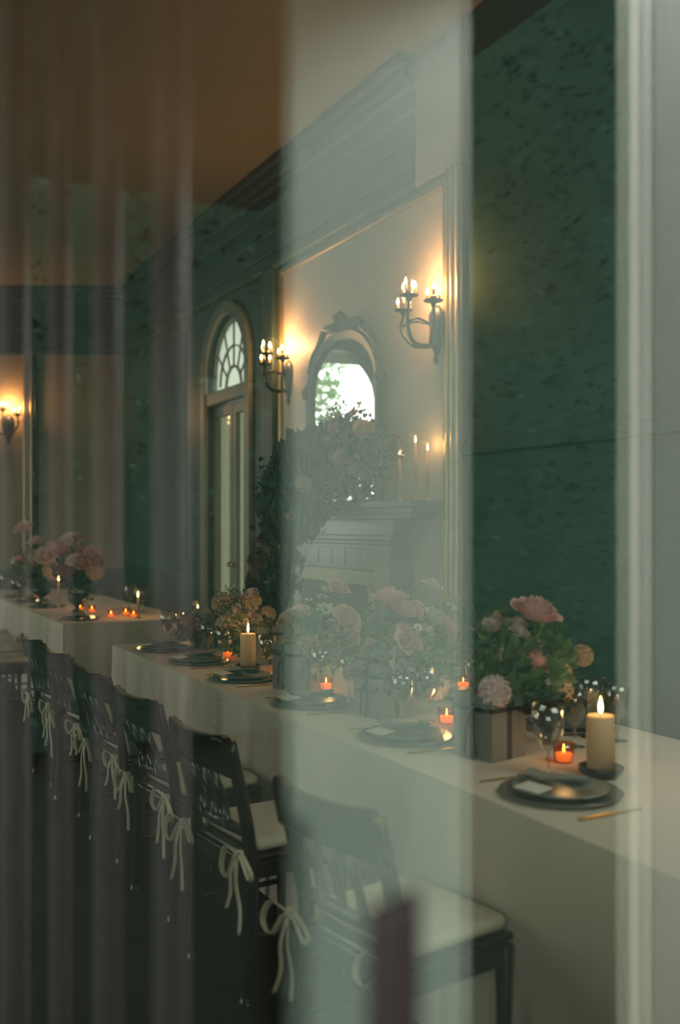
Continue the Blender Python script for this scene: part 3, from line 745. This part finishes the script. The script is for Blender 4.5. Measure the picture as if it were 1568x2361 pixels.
def taper(loc, h, label, hold=.05, r=.010):
    c = tag(empty('taper_candle', loc), label, 'candle', 'taper candles')
    MB().lathe([(0, 0), (.032, 0), (.032, .006), (.008, .012), (.008, hold - .02), (.016, hold - .01), (.016, hold), (0, hold)], 16).build('holder', M['brass'], c, smooth=True)
    MB().lathe([(0, hold), (r, hold), (r * .8, h), (0, h)], 12).build('wax', M['taper'], c, smooth=True)
    flame(c, h + .003, .5, 1.0)
MZ = 1.671
def on_mantel(px, yy=YW + .18):
    k = (px - 784) / F; d = -SA - k * CA; z = yy / d; return (z * (CA - k * SA), yy, MZ), z
for px, py, lb in ((921, 1050, 'lit blush taper on the mantel beside the roses'), (986, 1040, 'lit taper at the pilaster end of the mantel'), (958, 1022, 'lit taper between two others on the mantel'),
                   (655, 1062, 'lit taper behind the tall dark greenery'), (628, 1084, 'lit taper at the door end of the mantel')):
    q, z = on_mantel(px, YW + (.08 if px > 980 else .2 if px > 700 else .15)); h = CAMH + (1212 - py) / F * z - MZ
    if px < 640: q = (q[0] if q[0] < 8.02 else 8.02, q[1], q[2])
    taper(q, max(h, .15), lb, .07, .011)
for px, py, lb in ((702, 1470, 'lit taper beside the third linen box'), (456, 1412, 'lit taper on the far end of the long table'), (135, 1340, 'lit taper among the far roses'), (318, 1378, 'lit taper on the far table behind the votives')):
    base = {702: 1566, 456: 1478, 135: 1402, 318: 1425}[px]
    z = F * (CAMH - TZ) / (base - 1212); q = P(px, base, z); h = (base - py) / F * z
    taper(q, h, lb, .04, .010)

# ------------------------------------------------------------------ flowers
def rose_mesh(name, m, seed, np_=28, openn=1.0):
    """unit rose, radius about 1"""
    r = random.Random(seed); mb = MB()
    for k in range(np_):
        t = k / (np_ - 1); a = k * 2.39996 + r.uniform(-.2, .2)
        rad = .12 + .62 * t ** .75; hgt = .92 - .30 * t ** 1.5; lean = (.02 + .34 * t ** 2) * openn; wd = .55 + .45 * t; z0 = .10 * (1 - t)
        ph = r.uniform(0, 6)
        def f(u, v, a=a, rad=rad, hgt=hgt, lean=lean, wd=wd, ph=ph, z0=z0):
            s = (u - .5) * 2; th = v * PI / 2
            ang = a + s * wd * math.sin(min(1, .25 + v) * PI * .6)
            rr = rad * math.sin(th) ** .65 + lean * v ** 4 - .10 * rad * v * v * (1 - t) + .035 * math.sin(4 * s + ph) * v
            z = z0 + hgt * (.25 * v + .75 * (1 - math.cos(th))) * (1 - .10 * s * s) - lean * .45 * v ** 5 + .05 * math.sin(5 * s + ph) * v * v
            return (rr * math.cos(ang), rr * math.sin(ang), z)
        mb.grid(f, 6, 5)
    # green calyx
    return mb.mesh(name, m, True)
def pompon_mesh(name, m, seed, n=60):
    r = random.Random(seed); mb = MB()
    for k in range(n):
        zc = 1 - 1.5 * (k + .5) / n; a = k * 2.39996; rr = math.sqrt(max(0, 1 - zc * zc))
        d = Vector((rr * math.cos(a), rr * math.sin(a), zc)); t1 = d.orthogonal().normalized(); t2 = d.cross(t1); tw = r.uniform(0, 6)
        e1 = t1 * math.cos(tw) + t2 * math.sin(tw); e2 = d.cross(e1); s = .34
        def f(u, v, d=d, e1=e1, e2=e2, s=s):
            x, y = (u - .5) * 2, (v - .5) * 2
            return tuple(d * (.72 + .22 * abs(x) + .10 * y * y + .05 * math.sin(6 * y + x * 3)) + e1 * x * s + e2 * y * s * (1 - .3 * x * x))
        mb.grid(f, 3, 3)
    return mb.mesh(name, m, True)
def daisy_mesh(name, m, n=8):
    mb = MB()
    for k in range(n):
        a = 2 * PI * k / n; ca, sa = math.cos(a), math.sin(a); lift = .05 * (k % 2)
        def f(u, v, ca=ca, sa=sa, lift=lift):
            w_ = .38 * math.sin(PI * (.12 + .85 * v)) * (u - .5) * 2; x = .12 + .88 * v
            return (ca * x - sa * w_, sa * x + ca * w_, .3 * v * v + lift + .1 * abs(u - .5))
        mb.grid(f, 4, 5)
    return mb.mesh(name, m, True)
FLW = {'rose': [rose_mesh('rose', M['rose'], s) for s in (1, 2, 3)], 'mauve': [rose_mesh('rose', M['mauve_p'], s, 22, 1.2) for s in (4, 5)],
       'tan': [pompon_mesh('chrysanthemum', M['tan_p'], s) for s in (1, 2)], 'rust': [pompon_mesh('chrysanthemum', M['rust_p'], 3)],
       'tanrose': [rose_mesh('rose', M['tan_p'], 8)], 'cream': [daisy_mesh('anemone', M['cream_p'])], 'pale': [pompon_mesh('hydrangea', M['mauve_p'], 9, 80)]}
NM = {'rose': 'rose', 'mauve': 'rose', 'tan': 'chrysanthemum', 'rust': 'chrysanthemum', 'tanrose': 'rose', 'cream': 'anemone', 'pale': 'hydrangea'}
camv = Vector((0, 0, CAMH))
def bloom(parent, root, kind, p, size, r, face=.45):
    """size = diameter in metres, p = world centre; flower looks up and a little to the open side"""
    if p.y > -2.7: p.z = max(p.z, .84)
    me = r.choice(FLW[kind]); o = bpy.data.objects.new(NM[kind], me); col.objects.link(o); o.parent = parent
    s = size / (1.75 if kind in ('rose', 'mauve', 'tanrose') else 1.9)
    d = (p - (root + Vector((0, 0, .05)))); d.normalize()
    d = (d + Vector((-.35 + r.uniform(-.3, .3), .75 + r.uniform(-.3, .3), .25)) * (face * .8 if kind in ('rose', 'mauve', 'tanrose') else face * 1.4) + Vector((0, 0, .3))).normalized()
    q = d.to_track_quat('Z', 'Y'); o.rotation_mode = 'QUATERNION'; o.rotation_quaternion = q
    o.scale = (s, s, s); o.location = p - parent.location - d * s * .45
    if kind == 'cream':
        mb = MB(); mb.lathe([(0, 0), (.16, .03), (.17, .1), (.1, .18), (0, .2)], 10); c = mb.build('flower_centre', M['velvet'], o, smooth=True)
    return d
def stems(parent, root, ends, m=None):
    mb = MB()
    for e in ends:
        e = e - parent.location; b = root - parent.location
        mb.tube(arc(b, (b + e) / 2 + Vector((0, 0, .05)), e, 6), .0028, 5)
    o = mb.build('stems', m or M['leaf'], parent, smooth=True)
    return o
YCL = YW + .21
def clampw(p):
    """keep leaves off the wall, off the mantel and above the table tops"""
    p = Vector(p); p.y = max(p.y, YCL)
    if p.z < 1.72 and p.x > 5.5 and p.y < YW + .40 and p.z > .9: p.y = YW + .40
    if p.y > -2.7 and p.y < -1.5 and p.z < .82 and not 6.2 < p.x < 7.6: p.z = .82
    return p
def foliage(parent, root, ctr, rad, n, size, m, seed, name='foliage', upb=.4):
    r = random.Random(seed); cc = ctr - parent.location; rt = root - parent.location
    def pl(r):
        b = ball(r); p = cc + Vector((b.x * rad[0], b.y * rad[1], b.z * rad[2])); p = clampw(p + parent.location) - parent.location; d = (p - rt); d.normalize()
        return p, d + ball(r) * .8 + Vector((0, 0, upb))
    return tag(leaves(n, pl, size, r).build(name, m, parent), kind='stuff')
def sprigs(parent, root, ctr, rad, n, m, seed, leafs=.022, name='sprigs'):
    """fine stems that carry small leaves in pairs"""
    r = random.Random(seed); mb = MB(); cc = ctr - parent.location; rt = root - parent.location
    for i in range(n):
        b = ball(r); e = cc + Vector((b.x * rad[0], b.y * rad[1], b.z * rad[2])) * 1.05; e = clampw(e + parent.location) - parent.location
        pts = arc(rt.lerp(e, .35), rt.lerp(e, .7) + Vector((0, 0, .03)), e, 8); mb.tube(pts, .0015, 4)
        for k in range(2, 9):
            for s in (-1, 1):
                t = (pts[k] - pts[k - 1]).normalized(); sd = t.cross(Vector((r.uniform(-1, 1), r.uniform(-1, 1), .3))).normalized() * s
                p = pts[k]; d = (t * .6 + sd).normalized(); l = leafs * r.uniform(.7, 1.3)
                up = d.cross(t).normalized() * l * .28 if d.cross(t).length > .01 else Vector((0, 0, l * .28))
                nn = up.cross(d).normalized() * l * .1
                mb._add([p, p + d * l * .5 + up + nn, p + d * l, p + d * l * .5 - up + nn], [(0, 1, 2), (0, 2, 3)])
    return tag(mb.build(name, m, parent), kind='stuff')

def centrepiece(px, py, label, blooms, fol, seed, sz=.165, h=.205, rz=12, extra=9):
    """linen box tied with a velvet ribbon, full of flowers. blooms: (kind,px,py,size in px, depth offset)"""
    z = F * (CAMH - TZ) / (py - 1212); q = P(px, py, z)
    r = random.Random(seed)
    ctr = Vector((q.x + .10, q.y - .085, TZ))
    c = tag(empty('flower_box', ctr), label, 'flower box', 'flower boxes along the long table')
    rot = Matrix.Rotation(R(rz), 4, 'Z'); s2 = sz / 2
    mb = MB(); mb.M = rot; mb.box(-s2, s2, -s2, s2, 0, h); mb.build('box', M['box'], c, bevel=.003)
    mb = MB(); mb.M = rot; e = .0015
    mb.box(-.011, .011, s2, s2 + e, 0, h).box(-s2 - e, s2 + e, s2, s2 + e, h * .74, h * .74 + .014).box(-s2 - e, -s2, -s2, s2, h * .74, h * .74 + .014).box(s2, s2 + e, -s2, s2, h * .74, h * .74 + .014)
    mb.box(-s2 - e, -s2, -.011, .011, 0, h)
    rbn = mb.build('ribbon', M['velvet'], c)
    mb = MB(); mb.M = rot
    for s in (-1, 1):
        mb.ribbon(cr([(0, s2 + .006, h * .78), (s * .03, s2 + .02, h * .86), (s * .062, s2 + .016, h * .80), (s * .03, s2 + .008, h * .73), (0, s2 + .006, h * .78)], 5), (0, .8, .6), .012)
        mb.ribbon(cr([(0, s2 + .006, h * .78), (s * .012, s2 + .014, h * .5), (s * .026, s2 + .010, h * .06)], 5), (1, .2, 0), .012)
    mb.build('bow', M['velvet'], rbn, smooth=True, solid=.001)
    root = ctr + Vector((0, 0, h)); ends = []
    for (k, bx, by, bs, dz) in blooms:
        zz_ = ctr.x * CA - ctr.y * SA + dz; p = P(bx, by, zz_); d = bloom(c, root, k, p, 1.12 * bs * zz_ / F, r); ends.append(p)
    for i in range(extra):
        b1_, b2_ = r.sample(blooms, 2); t = r.uniform(.25, .75)
        bx, by = b1_[1] + (b2_[1] - b1_[1]) * t + r.uniform(-14, 14), b1_[2] + (b2_[2] - b1_[2]) * t + r.uniform(-10, 14)
        zz_ = ctr.x * CA - ctr.y * SA + r.uniform(-.10, .04); p = P(bx, by, zz_); bloom(c, root, r.choice([b1_[0], b2_[0], 'mauve']), p, r.uniform(26, 44) * zz_ / F, r); ends.append(p)
    stems(c, root - Vector((0, 0, .05)), ends)
    for (bx, by, rx, ry, n, size, mk, kind) in fol:
        zz_ = ctr.x * CA - ctr.y * SA; p = P(bx, by, zz_); rw, rh = rx * zz_ / F, ry * zz_ / F
        if kind == 'f': foliage(c, root, p, (rw, min(rw, .16), rh), n, size, M[mk], seed + n)
        else: sprigs(c, root, p, (rw, min(rw, .16), rh), n, M[mk], seed + n, size)
    return c
centrepiece(1122, 1762, 'linen box of dusty pink roses beside the lit pillar candle',
    [('rose', 1237, 1408, 92, -.02), ('rose', 1240, 1517, 72, -.08), ('mauve', 1130, 1443, 62, .02), ('mauve', 1170, 1440, 46, .05), ('tan', 1148, 1420, 34, .06), ('tan', 1288, 1497, 44, .04),
     ('tan', 1350, 1505, 42, .08), ('tan', 1300, 1550, 48, -.06), ('tan', 1303, 1590, 44, -.07), ('cream', 1112, 1482, 34, .0), ('cream', 1117, 1530, 30, -.02), ('pale', 1142, 1595, 62, -.10),
     ('cream', 1265, 1572, 14, -.1), ('tan', 1262, 1450, 30, .05), ('cream', 1250, 1458, 18, -.02)],
    [(1205, 1530, 110, 85, 520, .05, 'leaf', 'f'), (1190, 1460, 120, 60, 36, .024, 'leaf', 's'), (1215, 1465, 70, 50, 16, .022, 'leaf_l', 's'), (1230, 1600, 90, 40, 240, .05, 'leaf_d', 'f'), (1100, 1440, 40, 50, 14, .02, 'leaf', 's')], 31)
centrepiece(868, 1662, 'linen box of pink roses and pale sprigs, second from the pillar candle',
    [('rose', 900, 1376, 66, -.02), ('rose', 942, 1406, 58, -.06), ('rose', 945, 1478, 58, -.1), ('mauve', 1008, 1422, 56, -.02), ('rose', 1034, 1440, 40, -.06), ('mauve', 998, 1350, 44, .05),
     ('rose', 856, 1476, 26, -.06), ('pale', 1012, 1580, 60, -.05), ('mauve', 930, 1520, 56, -.08), ('tan', 880, 1500, 44, 0), ('cream', 965, 1445, 22, -.1), ('cream', 1042, 1395, 24, 0), ('tan', 1000, 1500, 40, -.02)],
    [(945, 1520, 110, 70, 420, .045, 'leaf', 'f'), (1010, 1500, 80, 90, 60, .022, 'leaf_l', 's'), (880, 1450, 60, 60, 30, .024, 'leaf', 's'), (1040, 1400, 36, 40, 16, .02, 'leaf_l', 's'), (900, 1560, 80, 40, 200, .05, 'leaf_d', 'f')], 32)
centrepiece(668, 1596, 'linen box of pink roses and a cream anemone, third from the pillar candle',
    [('rose', 782, 1353, 46, 0), ('rose', 802, 1426, 58, -.1), ('cream', 752, 1400, 42, -.06), ('rose', 812, 1468, 46, -.05), ('tanrose', 662, 1426, 44, -.05), ('tan', 715, 1492, 46, -.08), ('cream', 742, 1372, 26, 0),
     ('cream', 712, 1380, 18, 0), ('tan', 770, 1470, 40, 0), ('tan', 700, 1440, 36, .02), ('tanrose', 840, 1500, 40, 0)],
    [(745, 1470, 90, 70, 360, .04, 'leaf', 'f'), (750, 1410, 70, 60, 30, .02, 'leaf', 's'), (720, 1520, 70, 40, 160, .045, 'leaf_d', 'f')], 33)
centrepiece(586, 1536, 'linen box of tan chrysanthemums, fourth from the pillar candle',
    [('tan', 505, 1388, 46, 0), ('tan', 568, 1382, 46, 0), ('tan', 516, 1444, 52, -.08), ('tan', 545, 1430, 36, -.05), ('tanrose', 600, 1440, 36, 0), ('tan', 620, 1410, 32, .05), ('rust', 580, 1470, 36, -.05), ('cream', 535, 1352, 14, 0)],
    [(560, 1450, 70, 60, 300, .04, 'leaf', 'f'), (550, 1400, 60, 50, 24, .02, 'leaf_d', 's'), (590, 1480, 50, 40, 160, .045, 'leaf_d', 'f')], 34)
centrepiece(464, 1497, 'linen box of rust flowers at the far end of the long table',
    [('rust', 440, 1436, 34, 0), ('rust', 462, 1452, 34, -.05), ('tan', 470, 1425, 30, 0), ('rust', 425, 1455, 26, 0)],
    [(450, 1450, 40, 36, 200, .04, 'leaf_d', 'f')], 35)

def arrangement(name, base, z, label, blooms, fol, seed, vessel, fwd=.15, yfix=False):
    def dep(bx, off):
        return (base[1] + off) / (-SA - (bx - 784) / F * CA)
    c = tag(empty(name, base), label, 'flowers', 'large flower arrangements'); r = random.Random(seed)
    vessel(c); root = Vector(base) + Vector((0, 0, .2)); ends = []
    for (k, bx, by, bs, dz) in blooms:
        zq = dep(bx, fwd) if yfix else z + dz - fwd
        p = P(bx, by, zq); bloom(c, root, k, p, 1.15 * bs * (z + dz) / F, r); ends.append(p)
    if ends: stems(c, root, ends)
    for (bx, by, rx, ry, n, size, mk, kind, dz) in fol:
        zq = dep(bx, 0) if yfix else z + dz
        p = P(bx, by, zq); rw, rh = rx * zq / F * (1.7 if yfix else 1), ry * zq / F
        if kind == 'f': foliage(c, root, p, (rw, min(rw, .15 if yfix else .22), rh), n, size, M[mk], seed + n)
        else: sprigs(c, root, p, (rw, min(rw, .15 if yfix else .22), rh), n, M[mk], seed + n, size)
    return c
def urn(c, s=1.0, m='holder'):
    MB().lathe([(0, 0), (.07 * s, 0), (.07 * s, .012 * s), (.02 * s, .04 * s), (.025 * s, .07 * s), (.09 * s, .12 * s), (.12 * s, .2 * s), (.115 * s, .2 * s), (.08 * s, .13 * s), (0, .11 * s)], 20).build('urn', M[m], c, smooth=True)
zb = F * (CAMH - TZ) / (1392 - 1212); b1 = P(95, 1392, zb)
arrangement('rose_urn', b1, zb, 'urn of pale mauve roses on the far table, sconce side', [('mauve', 52, 1216, 36, 0), ('mauve', 82, 1246, 28, 0), ('mauve', 105, 1280, 40, -.1), ('tan', 80, 1280, 30, 0), ('mauve', 128, 1262, 36, 0), ('rose', 45, 1288, 24, 0), ('tan', 120, 1310, 36, -.1), ('cream', 30, 1290, 20, 0)],
    [(85, 1305, 55, 40, 420, .05, 'leaf', 'f', 0), (75, 1260, 50, 50, 20, .04, 'leaf', 's', 0), (100, 1340, 40, 25, 160, .05, 'leaf_d', 'f', 0)], 41, lambda c: urn(c, .8))
zb = F * (CAMH - TZ) / (1412 - 1212); b2 = P(178, 1412, zb)
arrangement('rose_urn', b2, zb, 'urn of pink and rust roses on the far table, beside the three votives', [('mauve', 160, 1244, 42, 0), ('mauve', 178, 1240, 30, .05), ('rose', 205, 1275, 46, 0), ('rose', 142, 1268, 34, 0), ('rust', 222, 1290, 30, 0), ('mauve', 170, 1290, 28, -.1), ('tan', 220, 1310, 34, 0), ('rose', 190, 1300, 30, -.1), ('rust', 150, 1310, 30, 0)],
    [(180, 1310, 55, 45, 420, .05, 'leaf_d', 'f', 0), (165, 1275, 45, 40, 20, .04, 'leaf', 's', 0), (190, 1355, 40, 30, 200, .05, 'leaf_d', 'f', 0)], 42, lambda c: urn(c, .8))
# on the mantel in front of the mirror
bm = (7.05, YW + .24, MZ); zm = bm[0] * CA - bm[1] * SA
arrangement('mantel_flowers', bm, zm, 'large bank of tan roses and dark greenery on the mantel', [('tan', 740, 1072, 30, 0), ('tanrose', 794, 1062, 38, -.1), ('tanrose', 770, 1095, 40, -.15), ('tan', 715, 1086, 34, 0), ('tan', 766, 1006, 28, 0), ('tanrose', 840, 990, 36, 0), ('rose', 815, 950, 12, 0), ('tanrose', 775, 990, 28, 0), ('rust', 905, 1022, 26, 0), ('rust', 895, 1030, 20, -.05), ('tan', 820, 1080, 24, 0), ('tan', 735, 1140, 26, -.1)],
    [(770, 1060, 95, 80, 900, .10, 'leaf_d', 'f', -.05), (800, 1000, 80, 60, 40, .05, 'leaf_d', 's', 0), (800, 950, 45, 22, 24, .04, 'leaf_l', 's', 0), (860, 1050, 60, 60, 260, .09, 'leaf_d', 'f', 0), (760, 1150, 80, 45, 300, .09, 'leaf_d', 'f', -.1)], 43, lambda c: urn(c, .7), fwd=.12, yfix=True)
# tall standing greenery before the door end of the mantel
bs_ = (6.46, YW + .85, 0.0); zs = bs_[0] * CA - bs_[1] * SA
def stand(c):
    MB().lathe([(0, 0), (.16, 0), (.16, .03), (.04, .06), (.03, .5), (.045, .6), (.03, .7), (.03, 1.0), (.12, 1.06), (.14, 1.14), (.13, 1.14), (0, 1.1)], 20).build('pedestal', M['holder'], c, smooth=True)
arrangement('standing_greenery', bs_, zs, 'tall dark greenery on a pedestal before the fireplace, with russet leaves', [('tanrose', 668, 1190, 22, 0), ('tan', 700, 1110, 26, 0)],
    [(690, 1090, 55, 75, 800, .11, 'leaf_d', 'f', 0), (650, 1180, 50, 100, 700, .10, 'leaf_d', 'f', 0), (690, 1200, 45, 70, 400, .10, 'leaf_d', 'f', 0), (625, 1240, 32, 40, 12, .07, 'leaf_r', 's', -.1), (620, 1310, 35, 55, 160, .08, 'leaf_r', 'f', -.1), (640, 1100, 40, 60, 24, .06, 'leaf_d', 's', 0), (620, 1370, 45, 60, 340, .09, 'leaf_d', 'f', -.1), (655, 1330, 30, 60, 120, .09, 'leaf_d', 'f', 0)], 44, stand, fwd=.2, yfix=True)
